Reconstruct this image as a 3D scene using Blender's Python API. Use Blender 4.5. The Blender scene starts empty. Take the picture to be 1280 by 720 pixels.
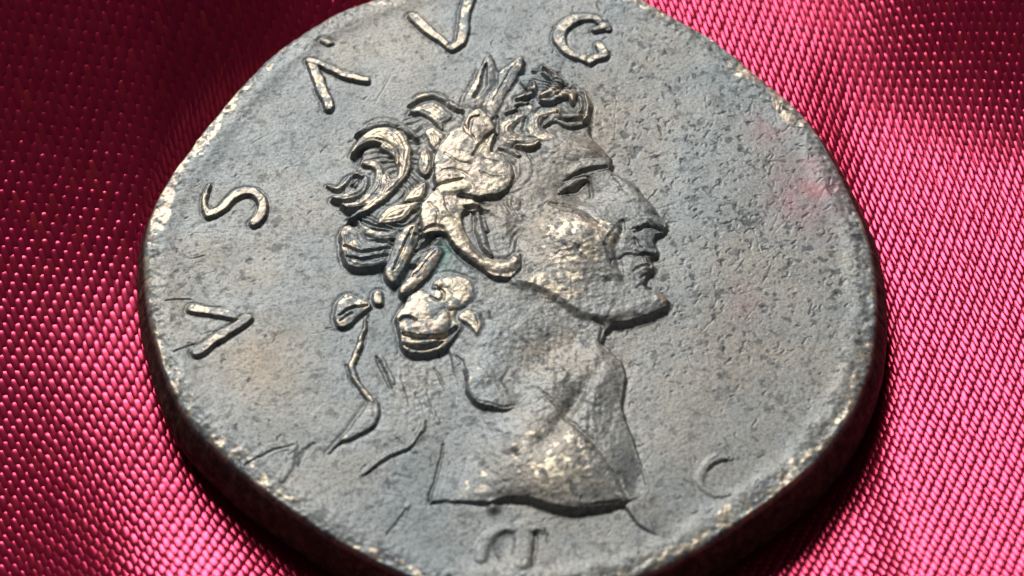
import bpy, math
import numpy as np
from mathutils import Vector

scene = bpy.context.scene
MM = 0.001
PI = math.pi

# ------------------------------------------------------------------ camera
ELEV = math.radians(53.0)
FPX = 3500.0                      # focal length in photograph pixels (1280 wide)
DIST = 35.0 * FPX / 930.0         # mm
THICK = 2.9                       # coin thickness, mm
AIM = np.array([0.0, 0.0, THICK])
cd = bpy.data.cameras.new("camera")
cam = bpy.data.objects.new("camera", cd)
scene.collection.objects.link(cam)
scene.camera = cam
FWD = np.array([0.0, math.cos(ELEV), -math.sin(ELEV)])
RGT = np.array([1.0, 0.0, 0.0])
UPV = np.cross(RGT, FWD)
CAM = AIM - FWD * DIST
cam.location = Vector(CAM * MM)
cam.rotation_euler = (PI / 2 - ELEV, 0, 0)
cd.sensor_width = 36
cd.lens = FPX / 1280 * 36
cd.clip_start = 0.005
cd.clip_end = 5
cd.dof.use_dof = True
cd.dof.focus_distance = (DIST + 3.0) * MM
cd.dof.aperture_fstop = 62

# ------------------------------------------------------------------ light
world = bpy.data.worlds.new("World")
scene.world = world
world.use_nodes = True
bg = world.node_tree.nodes["Background"]
bg.inputs[0].default_value = (0.85, 0.93, 1.0, 1)
bg.inputs[1].default_value = 0.07


def area(name, loc, target, sx, sy, watts, col):
    ld = bpy.data.lights.new(name, "AREA")
    ld.shape = "RECTANGLE"
    ld.size = sx
    ld.size_y = sy
    ld.energy = watts
    ld.color = col
    o = bpy.data.objects.new(name, ld)
    scene.collection.objects.link(o)
    o.location = loc
    o.rotation_euler = (Vector(target) - Vector(loc)).to_track_quat("-Z", "Y").to_euler()
    return o


def sph(az, el, r):
    az, el = math.radians(az), math.radians(el)
    return (r * math.sin(az) * math.cos(el), r * math.cos(az) * math.cos(el), r * math.sin(el))


area("window_light", sph(-17, 41, 1.0), (0, 0, 0), 0.44, 0.31, 9.8, (1.0, 0.985, 0.96))

scene.view_settings.view_transform = "Standard"
scene.view_settings.look = "None"
scene.view_settings.exposure = 0.0
scene.view_settings.gamma = 1.0
scene.render.engine = "CYCLES"
scene.cycles.max_bounces = 6

rng = np.random.default_rng(7)


# ------------------------------------------------------------------ projection helpers (mm)
def unproj(px, py, z=0.0):
    """photograph pixel -> x, y on the horizontal plane at height z (mm)"""
    px = np.asarray(px, float)
    py = np.asarray(py, float)
    dx = (px - 640.0) / FPX
    dy = -(py - 363.0) / FPX
    d = FWD[None] + dx.reshape(-1, 1) * RGT + dy.reshape(-1, 1) * UPV
    t = (z - CAM[2]) / d[:, 2]
    p = CAM + d * t[:, None]
    return np.stack([p[:, 0], p[:, 1]], 1)


cd.shift_y = 0.0
cd.shift_y = (363.0 - 360.0) / 1280.0


def catmull(pts, n=6, closed=False):
    P = np.asarray(pts, float)
    if len(P) < 3:
        t = np.linspace(0, 1, n + 1)[:, None]
        return P[:1] * (1 - t) + P[-1:] * t
    if closed:
        Q = np.vstack([P[-1:], P, P[:2]])
        m = len(P)
    else:
        Q = np.vstack([2 * P[:1] - P[1:2], P, 2 * P[-1:] - P[-2:-1]])
        m = len(P) - 1
    t = np.linspace(0, 1, n, endpoint=False)[:, None]
    out = []
    for i in range(m):
        a, b, c, d = Q[i], Q[i + 1], Q[i + 2], Q[i + 3]
        out.append(0.5 * (2 * b + (c - a) * t + (2 * a - 5 * b + 4 * c - d) * t ** 2 + (3 * b - a - 3 * c + d) * t ** 3))
    out = np.vstack(out)
    if not closed:
        out = np.vstack([out, P[-1:]])
    return out


# ------------------------------------------------------------------ raster on the coin's plane
RES = 0.034
HALF = 19.2
NR = int(2 * HALF / RES)
ax = (np.arange(NR) + 0.5) * RES - HALF
H = np.zeros((NR, NR), np.float32)          # relief over the field, mm; [row = y, col = x]
ID = np.zeros((NR, NR), np.int16)           # which piece of the relief
WEAR = np.zeros((NR, NR), np.float32)
XX, YY = np.meshgrid(ax, ax)


def fft_blur(A, sig_mm):
    s = sig_mm / RES
    fy = np.fft.fftfreq(A.shape[0])[:, None]
    fx = np.fft.rfftfreq(A.shape[1])[None]
    g = np.exp(-2 * (PI * s) ** 2 * (fx * fx + fy * fy))
    return np.fft.irfft2(np.fft.rfft2(A) * g, s=A.shape).astype(np.float32)


def vnoise(cell_mm, seed, ax_x=1.0, ax_y=1.0):
    """smooth noise, about unit deviation"""
    r = np.random.default_rng(seed)
    A = r.standard_normal((NR, NR)).astype(np.float32)
    fy = np.fft.fftfreq(NR)[:, None]
    fx = np.fft.rfftfreq(NR)[None]
    s = cell_mm / RES
    g = np.exp(-2 * (PI * s) ** 2 * ((fx * ax_x) ** 2 + (fy * ax_y) ** 2))
    B = np.fft.irfft2(np.fft.rfft2(A) * g, s=A.shape)
    return (B / B.std()).astype(np.float32)


# warping of the traced edges so that no outline is ruler-clean
WX = 0.022 * vnoise(0.2, 91) + 0.012 * vnoise(0.07, 92)
WY = 0.022 * vnoise(0.2, 93) + 0.012 * vnoise(0.07, 94)

CROP = dict(Z=(0, 0, 1), A=(400, 40, 4.5), B=(600, 40, 4.5), C=(400, 180, 4.5), D=(600, 180, 4.5), E=(400, 320, 4.5),
            F=(600, 320, 4.5), G=(500, 480, 3.428), H=(280, 340, 2.769), I=(360, 0, 3), J=(160, 180, 2.572),
            K=(150, 400, 2.25), L=(840, 440, 2.571), N=(500, 620, 3.2))


def P(crop, *xy):
    """points in the pixels of an enlargement -> photograph pixels; a letter inside the list switches enlargement"""
    out = []
    c = CROP[crop]
    i = 0
    while i < len(xy):
        if isinstance(xy[i], str):
            c = CROP[xy[i]]
            i += 1
            continue
        out.append((c[0] + xy[i] / c[2], c[1] + xy[i + 1] / c[2]))
        i += 2
    return out


def window(Q, pad):
    x0, y0 = Q.min(0) - pad
    x1, y1 = Q.max(0) + pad
    i0 = max(0, int((x0 + HALF) / RES))
    i1 = min(NR, int((x1 + HALF) / RES) + 2)
    j0 = max(0, int((y0 + HALF) / RES))
    j1 = min(NR, int((y1 + HALF) / RES) + 2)
    return slice(j0, j1), slice(i0, i1)


def polyline_dist(X, Y, Q, W=None):
    best = np.full(X.shape, 1e9, np.float32)
    wid = np.ones(X.shape, np.float32)
    for k in range(len(Q) - 1):
        ax_, ay_ = Q[k]
        bx_, by_ = Q[k + 1]
        dx, dy = bx_ - ax_, by_ - ay_
        L2 = dx * dx + dy * dy + 1e-12
        t = np.clip(((X - ax_) * dx + (Y - ay_) * dy) / L2, 0, 1)
        d = np.hypot(X - ax_ - t * dx, Y - ay_ - t * dy)
        if W is not None:
            w = W[k] + (W[k + 1] - W[k]) * t
            m = d / w < best / wid if k else np.ones(X.shape, bool)
            best = np.where(m, d, best)
            wid = np.where(m, w, wid)
        else:
            best = np.minimum(best, d)
    return best, wid


def inside(X, Y, Q):
    c = np.zeros(X.shape, bool)
    n = len(Q)
    for k in range(n):
        x0, y0 = Q[k]
        x1, y1 = Q[(k + 1) % n]
        if y0 == y1:
            continue
        m = ((y0 > Y) != (y1 > Y)) & (X < (x1 - x0) * (Y - y0) / (y1 - y0) + x0)
        c ^= m
    return c


def ss(t):
    t = np.clip(t, 0, 1)
    return t * t * (3 - 2 * t)


PXMM = 35.0 / 930.0
HS = 0.70                         # overall height of the relief


def fill(pts, h, edge=0.13, dome=0.12, dw=0.5, pid=None, wear=0.0, mode="max", smooth=True, mask=None, zref=None, grow=0.0, moat=0.05):
    """raised patch; h = height over the field, mm"""
    global H
    h, dome = h * HS, dome * HS
    zref = None if zref is None else zref * HS
    q = catmull(pts, 5, True) if smooth else np.asarray(pts, float)
    Q = unproj(q[:, 0], q[:, 1], THICK + (h if zref is None else zref))
    sl = window(Q, 0.4)
    X, Y = XX[sl] + WX[sl], YY[sl] + WY[sl]
    d, _ = polyline_dist(X, Y, np.vstack([Q, Q[:1]]))
    ins = inside(X, Y, Q)
    sd = np.where(ins, d, -d) + grow
    s = ss((sd + edge * 0.5) / edge)
    prof = s * (1 + 0 * sd)
    dm = dome * (1 - np.exp(-np.maximum(sd, 0) / dw))
    if mode == "max":
        T = (h - dome) * prof + dm * s
        H[sl] = np.maximum(H[sl], T)
    else:
        H[sl] += (h - dome) * prof + dm * s if mode == "add" else -h * prof
    if mode == "max" and moat:
        H[sl] -= (0.7 * moat * np.exp(-((sd + 0.5 * edge + 0.04) / 0.10) ** 2)).astype(np.float32)
    m = sd > -edge * 0.3
    if pid is not None:
        ID[sl][m] = pid
    if wear:
        WEAR[sl] = np.maximum(WEAR[sl], wear * ss(sd / 0.15))
    return sl, sd


def ridge(pts, w, h, pid=None, wear=0.0, power=2.0, zref=0.0, mode="add", n=6, flat=0.0, moat=False, pit=0.0):
    """rounded ridge (or, with a negative h, a groove); w = full width in photograph px, one value or one per point"""
    h, zref = h * HS, zref * HS
    p = np.asarray(pts, float)
    ww = np.full(len(p), float(w)) if np.isscalar(w) else np.asarray(w, float)
    q = catmull(np.column_stack([p, ww]), n)
    z = zref + max(h, 0)
    Q = unproj(q[:, 0], q[:, 1], THICK + z)
    W = np.maximum(q[:, 2], 0.8) * PXMM * (0.60 if h > 0 else 0.5)
    sl = window(Q, W.max() + 0.3)
    X, Y = XX[sl] + WX[sl], YY[sl] + WY[sl]
    d, wd = polyline_dist(X, Y, Q, W)
    r = d / wd
    if flat:
        prof = ss((1.12 - r) / (1 - flat))
    else:
        prof = np.clip(1 - np.abs(r) ** power, 0, 1) ** 0.75
    if mode == "add":
        H[sl] += (h * prof).astype(np.float32)
    else:
        H[sl] = np.maximum(H[sl], h * prof)
    if h > 0.06 and moat:
        H[sl] -= (min(0.07, h * 0.35) * 0.7 * np.exp(-((d - wd - 0.03) / 0.09) ** 2)).astype(np.float32)
    if pit:
        PIT[sl] = np.maximum(PIT[sl], pit * ss((1.1 - r) * 1.8))
    m = r < 1.05
    if pid is not None:
        ID[sl][m] = pid
    if wear:
        WEAR[sl] = np.maximum(WEAR[sl], wear * ss((1 - r) * 1.6))
    return sl, r


def scarp(pts, h, w, side, taper=None, edge=0.12, zref=0.3, spot=None):
    """a step that is sharp on one side and runs out softly on the other; side +1 = left of the path seen from above"""
    p = np.asarray(pts, float)
    tp = np.ones(len(p)) if taper is None else np.asarray(taper, float)
    tp[0] = tp[-1] = 0.0
    q = catmull(np.column_stack([p, tp]), 6)
    Q = unproj(q[:, 0], q[:, 1], THICK + zref)
    sl = window(Q, 3.2 * w)
    X, Y = XX[sl] + WX[sl], YY[sl] + WY[sl]
    best = np.full(X.shape, 1e9)
    sg_ = np.zeros(X.shape)
    wt = np.zeros(X.shape)
    for k in range(len(Q) - 1):
        dx, dy = Q[k + 1] - Q[k]
        L2 = dx * dx + dy * dy + 1e-12
        t = np.clip(((X - Q[k, 0]) * dx + (Y - Q[k, 1]) * dy) / L2, 0, 1)
        ex, ey = X - Q[k, 0] - t * dx, Y - Q[k, 1] - t * dy
        d = np.hypot(ex, ey)
        m = d < best
        best = np.where(m, d, best)
        sg_ = np.where(m, np.sign(dx * (Y - Q[k, 1]) - dy * (X - Q[k, 0])) * d, sg_)
        wt = np.where(m, q[k, 2] + (q[k + 1, 2] - q[k, 2]) * t, wt)
    sd_ = sg_ * side
    if spot:
        c_ = unproj([spot[0]], [spot[1]], THICK + zref)[0]
        wt = wt * np.exp(-(((X - c_[0]) / (spot[2] * PXMM)) ** 2 + ((Y - c_[1]) / (spot[2] * PXMM / 0.8)) ** 2) ** 2)
    H[sl] += (h * np.clip(wt, 0, 1) * ss(sd_ / edge + 0.5) * np.exp(-np.maximum(sd_, 0) / w)).astype(np.float32)


def bump(px, py, rx, ry, h, ang=0.0, zref=0.4, mask=None):
    """soft swelling (or hollow), radii in photograph px"""
    c = unproj([px], [py], THICK + zref)[0]
    rx_, ry_ = rx * PXMM, ry * PXMM / 0.8
    a = math.radians(ang)
    R = 2.8 * max(rx_, ry_)
    sl = window(np.array([c - R, c + R]), 0)
    X, Y = XX[sl] - c[0], YY[sl] - c[1]
    u = X * math.cos(a) - Y * math.sin(a)
    v = X * math.sin(a) + Y * math.cos(a)
    g = h * np.exp(-(u / rx_) ** 2 - (v / ry_) ** 2)
    if mask is not None:
        g = g * mask[sl]
    H[sl] += g.astype(np.float32)


def wearspot(px, py, rx, ry, a, zref=0.5):
    c = unproj([px], [py], THICK + zref)[0]
    rx_, ry_ = rx * PXMM, ry * PXMM / 0.8
    WEAR[:] = np.maximum(WEAR, a * np.exp(-((XX - c[0]) / rx_) ** 2 - ((YY - c[1]) / ry_) ** 2))


# ------------------------------------------------------------------ ids of the relief pieces
PIECES = {}      # id -> (name, parent id or 0, label)


def piece(name, parent=0, label=None):
    i = len(PIECES) + 1
    PIECES[i] = (name, parent, label)
    return i


# ------------------------------------------------------------------ outline of the blank
edge_px = [(180, 352), (181, 300), (196, 250), (226, 203), (262, 155), (308, 101), (352, 61), (402, 27), (450, 3), (510, -18),
           (580, -31), (650, -36), (720, -30), (790, -6), (858, 30), (905, 60), (948, 94), (998, 137), (1034, 188), (1063, 244),
           (1083, 292), (1094, 345), (1097, 400), (1089, 455), (1066, 517), (1036, 560), (1002, 597), (942, 642), (892, 676),
           (838, 706), (770, 730), (690, 743), (610, 743), (545, 733), (490, 712), (440, 687), (388, 656), (332, 617),
           (284, 577), (243, 536), (213, 486), (194, 430), (184, 390)]
ep = catmull(edge_px, 12, True)
EDGE = unproj(ep[:, 0], ep[:, 1], THICK - 0.05)
cen = np.array([0.0, float((EDGE[:, 1].max() + EDGE[:, 1].min()) / 2)])
e_ang = np.arctan2(EDGE[:, 1] - cen[1], EDGE[:, 0] - cen[0])
e_rad = np.hypot(EDGE[:, 0] - cen[0], EDGE[:, 1] - cen[1])
o = np.argsort(e_ang)
e_ang, e_rad = e_ang[o], e_rad[o]


def edge_radius(th):
    th = (th + PI) % (2 * PI) - PI
    r = np.interp(th, e_ang, e_rad, period=2 * PI)
    k = np.random.default_rng(3)
    for f in (9, 14, 23, 37, 61, 97, 150):
        r = r + 0.16 / f ** 0.75 * np.sin(f * th + k.uniform(0, 6.28)) * 0.35
    return r


TH = np.arctan2(YY - cen[1], XX - cen[0])
RRn = np.hypot(YY - cen[1], XX - cen[0])
tt = np.linspace(-PI, PI, 4001)
er = edge_radius(tt)
DE = (np.interp(TH, tt, er) - RRn).astype(np.float32)       # distance inside the edge, mm

# ------------------------------------------------------------------ the bust
bust = piece("bust", 0)
nape = P("Z", 560, 425)
head_poly = P("I", 1010, 300, 1060, 320, 1115, 350, 1132, 400, 1128, 450,
              "B", 622, 585, 690, 648, 735, 705, "D", 738, 150, 795, 185, 865, 215, 935, 305, 1000, 385, 1052, 438, 1050, 470,
              1030, 495, 985, 512, 975, 545, 1000, 595, 990, 622, 955, 640, 985, 690, "F", 978, 78, 930, 120, 925, 165, 965, 205,
              1030, 215, 1062, 250, 1050, 292, 980, 330, 860, 368, 745, 388, 700, 430, 690, 478, 740, 530, 790, 582, 815, 640,
              818, 700, "G", 950, 90, 965, 140, 1000, 230, 1030, 330, 1058, 405, 1060, 450, 960, 505,
              860, 530, 760, 546, 640, 525, 550, 490, 450, 485, 390, 505, 300, 495, 200, 490, 130, 500, 158, 380, 188, 258,
              "Z", 566, 530, 572, 480, 560, 425, 520, 400, 520, 330, 470, 330, 440, 310, 440, 270, 430, 240, 455, 190, 470, 160,
              520, 140, 560, 130, 600, 100, 640, 95, 690, 90)
sl, sd = fill(head_poly, 0.46, edge=0.12, dome=0.16, dw=0.9, pid=bust, smooth=False, zref=0.33)
MASK = np.zeros_like(H)
MASK[sl] = ss(sd / 0.5)
M1 = np.zeros_like(H)
M1[sl] = ss(sd / 0.12)

# the lower left of the bust sinks into the field
c = unproj([560], [560], THICK + 0.3)[0]
g = np.exp(-((XX - c[0]) / 1.7) ** 2 - ((YY - c[1]) / 3.2) ** 2)
g = np.clip(g * 1.35, 0, 1)
H *= (1 - 0.85 * g).astype(np.float32)
c = unproj([556], [500], THICK + 0.3)[0]
g = np.clip(1.3 * np.exp(-((XX - c[0]) / 1.2) ** 2 - ((YY - c[1]) / 3.2) ** 2), 0, 1)
H *= (1 - 0.9 * g).astype(np.float32)
# shoulder at the lower right of the neck fades away
c = unproj([811], [606], THICK + 0.2)[0]
g = np.clip(1.3 * np.exp(-((XX - c[0]) / 1.15) ** 2 - ((YY - c[1]) / 1.6) ** 2), 0, 1)
H *= (1 - 0.9 * g).astype(np.float32)
scarp(P("G", 930, 505, 962, 507, 1010, 578, 1060, 613, 1130, 641, 1150, 650), 0.16, 0.9, 1, spot=(794, 636, 33))
bump(800, 585, 22, 60, -0.12, 15, mask=M1)

# ---- neck and chest
pass
bump(612, 470, 26, 22, 0.08, 10, mask=MASK)                       # lump at the nape
ridge(P("E", 770, 560, 800, 600, 822, 690, "G", 285, 20, 330, 80, 420, 112, 490, 100), [3, 5, 6, 6, 6, 5, 3], -0.08, zref=0.2)
bump(700, 436, 55, 26, -0.20, -25, mask=MASK)                     # hollow under the jaw
bump(690, 480, 22, 55, 0.16, 30, mask=MASK)
bump(745, 470, 20, 55, 0.22, 12, mask=MASK)
bump(720, 500, 9, 60, -0.2, 30, mask=MASK)
ridge(P("G", 590, 20, 640, 70, 690, 130, 770, 215, 840, 288, 905, 370, 960, 470), [1, 5, 9, 12, 15, 14, 7], -0.10, zref=0.35)
bump(700, 590, 55, 45, 0.26, -10, mask=M1)
bump(690, 570, 60, 40, 0.10, -10, mask=MASK)                      # breast
bump(620, 590, 40, 35, 0.08, 0, mask=MASK)
ridge(P("F", 640, 360, 690, 400, 680, 460, 700, 510, 750, 550), [4, 6, 6, 5, 3], -0.14, zref=0.3)
bump(640, 560, 9, 6, 0.10, 0); bump(665, 545, 8, 6, 0.09, 0)

# ---- jaw line: the face stands over the neck
jaw = P("C", 1080, 660, 1130, 700, "F", 170, 150, 300, 190, 420, 245, 560, 325, 720, 362, 860, 368, 980, 330, 1062, 250, 960, 190,
        930, 120, 985, 60, "D", 960, 640, 1000, 600, 980, 520, 1050, 460, 1000, 385, 865, 215, 738, 150, 730, 90,
        650, 0, 400, -60, 250, 0, 180, 200, 120, 400)
sl2, sd2 = fill(jaw, 0.17, edge=0.55, dome=0.02, mode="add", zref=0.5)
H[sl2] = H[sl2]
FACE = np.zeros_like(H)
FACE[sl2] = ss(sd2 / 0.7)
FACE = FACE * M1
bump(655, 360, 18, 10, 0.10, 20, mask=MASK)
ridge(P("F", 190, 150, 280, 185, 400, 225, 470, 262), [4, 9, 9, 3], -0.06, zref=0.4)
scarp(P("C", 1080, 690, "F", 170, 150, 300, 190, 420, 245, 560, 325, 700, 360, 800, 372), 0.11, 1.3, 1, edge=0.4)
scarp(P("E", 760, 530, 775, 570, 800, 620, 822, 690, "G", 285, 20, 330, 80, 420, 112, 495, 98, 540, 70), 0.36, 1.0, 1, spot=(604, 488, 34))
scarp(P("G", 640, 60, 690, 130, 770, 215, 840, 288, 905, 370, 960, 470, 970, 500), 0.19, 1.3, -1, edge=0.25)
bump(826, 284, 14, 12, -0.11, 0, mask=M1)
bump(818, 325, 9, 22, -0.08, 0, mask=M1)
scarp(P("D", 800, 430, 782, 500, 745, 590, 765, 680, "F", 790, 100, 800, 140), 0.18, 0.8, -1, edge=0.3)
scarp(P("D", 380, 340, 420, 350, 500, 362, 570, 385, 640, 450, 690, 490), 0.13, 0.7, -1, edge=0.3)
# ---- cheek
bump(722, 300, 42, 30, 0.42, 18, mask=FACE)
bump(700, 345, 42, 26, 0.14, 15, mask=FACE)
ridge(P("D", 400, 345, 480, 360, 570, 385, 640, 450, 660, 480), [10, 18, 20, 18, 8], -0.13, zref=0.5)
ridge(P("D", 800, 440, 782, 500, 745, 590, 765, 680, "F", 790, 100), [8, 18, 22, 18, 8], -0.17, zref=0.5)
bump(775, 325, 9, 14, -0.10, 0, mask=FACE)
bump(640, 295, 22, 20, -0.20, 0, mask=FACE)                        # hollow by the ear
# ---- brow, eye, nose
bump(712, 185, 34, 16, 0.08, 10, mask=FACE)
ridge(P("D", 500, 165, 560, 132, 630, 115, 700, 105, 738, 98), [10, 18, 20, 16, 8], 0.16, zref=0.5)
bump(742, 186, 14, 10, 0.14, 20, mask=FACE)
bump(728, 240, 26, 19, -0.36, 10, mask=FACE)
ridge(P("D", 470, 212, 520, 182, 580, 160, 650, 148, 716, 132), [1, 3, 7, 8, 3], -0.20, zref=0.4)
ridge(P("D", 455, 255, 505, 222, 560, 198, 605, 190), [4, 8, 8, 4], 0.20, zref=0.35)
ridge(P("D", 440, 280, 500, 262, 550, 243, 600, 212), [2, 4, 4, 3], -0.18, zref=0.35)
ridge(P("D", 575, 245, 592, 265, 598, 285), [8, 12, 6], 0.07, zref=0.35)
ridge(P("D", 610, 190, 625, 240, 628, 290), [5, 6, 4], -0.10, zref=0.35)
ridge(P("D", 760, 175, 830, 240, 900, 330, 960, 410, 1010, 440), [8, 14, 17, 18, 12], 0.12, zref=0.5)
ridge(P("D", 870, 478, 895, 455, 935, 440), [7, 11, 6], 0.20, zref=0.45)
ridge(P("D", 855, 492, 895, 492, 935, 468, 985, 475, 1030, 485), [3, 6, 5, 4, 2], -0.12, zref=0.4)
ridge(P("D", 960, 425, 1010, 450, 1040, 458), [7, 10, 6], 0.10, zref=0.45, wear=0.4)
ridge(P("D", 870, 540, 880, 580, 910, 600), [4, 6, 4], -0.13, zref=0.35)
# ---- mouth
ridge(P("D", 880, 600, 930, 605, 985, 600), [5, 8, 6], 0.10, zref=0.4)
ridge(P("D", 785, 650, 830, 632, 880, 642, 930, 625, 1000, 628), [4, 6, 6, 5, 3], -0.13, zref=0.35)
ridge(P("D", 900, 690, 930, 680, 980, 692), [6, 12, 8], 0.12, zref=0.4)
ridge(P("D", 925, 640, 940, 680), [4, 6], 0.14, zref=0.4)
ridge(P("F", 860, 90, 900, 70, 960, 60), [4, 6, 4], -0.12, zref=0.35)
ridge(P("F", 900, 130, 940, 105, 975, 90), [3, 5, 3], -0.10, zref=0.3)
ridge(P("F", 880, 190, 920, 165, 960, 175), [4, 7, 4], -0.09, zref=0.3)
ridge(P("F", 760, 330, 860, 305, 960, 280, 1030, 250), [10, 16, 20, 20], 0.06, zref=0.45)

# ------------------------------------------------------------------ hair
def lock(pts, w, h, wear=0.6, label=None, zref=0.5, parent=None, power=2.2, name="hair_lock"):
    i = piece(name, bust if parent is None else parent, label)
    ridge(pts, np.array(w) * 1.08, h * 1.35, pid=i, wear=wear, zref=zref, power=power, moat=True)
    return i


def slab(pts, h, dome=0.12, dw=0.3, edge=0.13, wear=0.7, name="hair_lock", label=None, parent=None, strand=0.21):
    i = piece(name, bust if parent is None else parent, label)
    h = h + (0.07 if name == "hair_lock" else 0.02)
    sl_, sd_ = fill(pts, h, edge=edge, dome=dome, dw=dw, pid=i, wear=wear, grow=0.05)
    st = np.sin((sd_ + 0.05 * NW[sl_]) / strand * 2 * PI) * ss((sd_ - 0.10) / 0.12)
    H[sl_] += ((0.014 if name == "hair_lock" and strand else 0.0) * st).astype(np.float32)
    return i


def cut(pts, w, h, zref=0.6):
    ridge(pts, w, -h, zref=zref)


NW = vnoise(0.5, 77)
NW2 = vnoise(0.18, 78)


def strands(poly, cpx, step, amp, lift=0.05):
    """engraved strands of hair that run round a centre"""
    q = catmull(poly, 4, True)
    Q = unproj(q[:, 0], q[:, 1], THICK + 0.25)
    sl_ = window(Q, 0.2)
    X, Y = XX[sl_], YY[sl_]
    d, _ = polyline_dist(X, Y, np.vstack([Q, Q[:1]]))
    m_ = ss(np.where(inside(X, Y, Q), d, 0) / 0.35)
    c_ = unproj([cpx[0]], [cpx[1]], THICK + 0.25)[0]
    rr = np.hypot(X - c_[0], Y - c_[1]) + 0.26 * NW[sl_] + 0.05 * NW2[sl_]
    H[sl_] += (m_ * (lift + amp * (1 + 0.6 * NW[sl_]) * np.sin(rr / step * 2 * PI))).astype(np.float32)


strands(P("Z", 432, 215, 445, 170, 480, 148, 530, 140, 560, 165, 555, 230, 560, 290, 530, 320, 470, 325, 430, 300), (500, 240), 0.40, 0.035, -0.04)
strands(P("Z", 530, 130, 580, 115, 620, 85, 640, 100, 690, 90, 730, 115, 734, 150, 690, 160, 660, 185, 610, 190, 550, 170), (690, 150), 0.38, 0.022, 0.0)
strands(P("Z", 640, 180, 668, 200, 668, 235, 640, 240), (610, 210), 0.36, 0.03, 0.0)
strands(P("Z", 578, 262, 640, 245, 655, 300, 640, 320, 600, 300), (560, 270), 0.45, 0.018, -0.02)
# curls at the back of the head
slab(P("A", 195, 560, 270, 500, 350, 478, 450, 500, 545, 575, 545, 620, 480, 570, 380, 520, 260, 545), 0.42, 0.08, wear=0.15)
slab(P("A", 178, 672, 200, 620, 245, 565, 310, 535, 400, 528, 470, 555, 505, 640, "C", 508, 50, 505, 140, 455, 215, 375, 295,
       285, 355, 185, 408, 150, 412, 225, 360, 300, 300, 335, 245, 345, 180, 375, 160, 410, 190, 440, 160, 425, 90, 390, 40, 345, 15,
       "A", 345, 620, 290, 605, 235, 630), 0.66, 0.18, wear=0.75)
cut(P("A", 320, 600, 370, 620, 420, 660, "C", 430, 60, 440, 130), [3, 5, 6, 6, 3], 0.12)
slab(P("C", 232, 98, 290, 85, 335, 105, 358, 170, 350, 240, 300, 310, 240, 345, 150, 350, 125, 325, 190, 318, 250, 270, 300, 215,
       315, 150, 290, 118, 245, 115), 0.55, 0.14, wear=0.35)
slab(P("C", 70, 290, 130, 278, 190, 240, 240, 195, 250, 165, 272, 185, 265, 240, 215, 285, 150, 308, 85, 305), 0.46, 0.12, wear=0.3)
lock(P("C", 40, 212, 95, 228, 138, 200, 165, 162, 215, 158, 240, 175), [3, 7, 8, 7, 6, 4], 0.17, wear=0.3, zref=0.35)
lock(P("C", 180, 215, 205, 190, 200, 235), [4, 6, 4], 0.12, wear=0.2, zref=0.4)
slab(P("C", 565, 40, 600, 22, 628, 60, 632, 120, 605, 168, 568, 165, 552, 120), 0.60, 0.14, wear=0.7)
slab(P("C", 470, 312, 520, 250, 588, 210, 598, 240, 575, 290, 520, 318), 0.60, 0.16, wear=0.7)
slab(P("C", 330, 425, 355, 375, 420, 342, 520, 328, 562, 318, 520, 365, 485, 412, 420, 438, 345, 440), 0.58, 0.16, wear=0.7)
slab(P("C", 212, 420, 240, 445, 300, 478, 380, 482, 440, 478, 420, 525, 350, 532, 280, 512, 232, 480), 0.52, 0.14, wear=0.6)
slab(P("C", 115, 482, 158, 448, 222, 475, 280, 535, 395, 562, 385, 620, 362, 662, 232, 686, 150, 662, 128, 600), 0.50, 0.18, wear=0.5)
cut(P("C", 135, 560, 220, 600, 300, 595, 395, 572), [3, 6, 6, 3], 0.20)
cut(P("C", 145, 620, 230, 645, 320, 628, 380, 612), [3, 6, 6, 3], 0.17)
# curls over the crown
lock(P("A", 498, 392, 560, 348, 640, 338, 700, 362, 755, 415, 800, 440), [4, 8, 9, 9, 8, 5], 0.20, wear=0.25, zref=0.3)
slab(P("A", 508, 440, 575, 400, 640, 388, 700, 425, 742, 478, 700, 512, 690, 540, 650, 505, 590, 462, 545, 450), 0.52, 0.14, wear=0.6)
slab(P("A", 595, 560, 610, 540, 650, 535, 705, 590, 690, 650, 650, 662, 615, 620), 0.50, 0.12, wear=0.6)
lock(P("A", 440, 540, 480, 545, 545, 590), [5, 9, 6], 0.16, wear=0.1, zref=0.4)
# front curls
slab(P("B", 105, 560, 130, 505, 200, 470, 262, 448, 268, 398, 302, 422, 292, 455, 225, 498, 185, 540, 210, 572, 285, 600, 290, 618,
       160, 625, 118, 592), 0.52, 0.14, wear=0.45)
slab(P("B", 442, 418, 360, 430, 300, 455, 268, 505, 285, 575, 345, 606, 412, 598, 418, 572, 375, 560, 345, 520, 350, 480, 400, 470, 455, 455),
     0.54, 0.15, wear=0.45)
lock(P("B", 365, 515, 400, 490, 440, 470), [5, 9, 7], 0.14, wear=0.1, zref=0.45)
lock(P("B", 355, 172, 405, 205, 438, 252, 430, 305, 400, 340, 345, 358), [4, 9, 12, 13, 12, 6], 0.24, wear=0.3, zref=0.3)
lock(P("B", 295, 200, 345, 218, 385, 258), [4, 8, 4], 0.15, wear=0.2, zref=0.3)
lock(P("B", 210, 372, 265, 352, 298, 320, 300, 280), [5, 9, 9, 5], 0.20, wear=0.3, zref=0.3)
lock(P("B", 232, 282, 262, 310, 290, 335), [4, 7, 5], 0.14, wear=0.2, zref=0.3)
lock(P("B", 340, 385, 400, 380, 450, 350, 488, 335, 522, 345, 520, 385), [5, 9, 12, 14, 11, 6], 0.24, wear=0.45, zref=0.35)
lock(P("B", 535, 285, 585, 328, 612, 385, 605, 445, 585, 495), [4, 7, 9, 8, 5], 0.20, wear=0.3, zref=0.3)
lock(P("B", 520, 315, 560, 350, 572, 400, 560, 440), [3, 6, 6, 4], 0.12, wear=0.2, zref=0.35)
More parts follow.
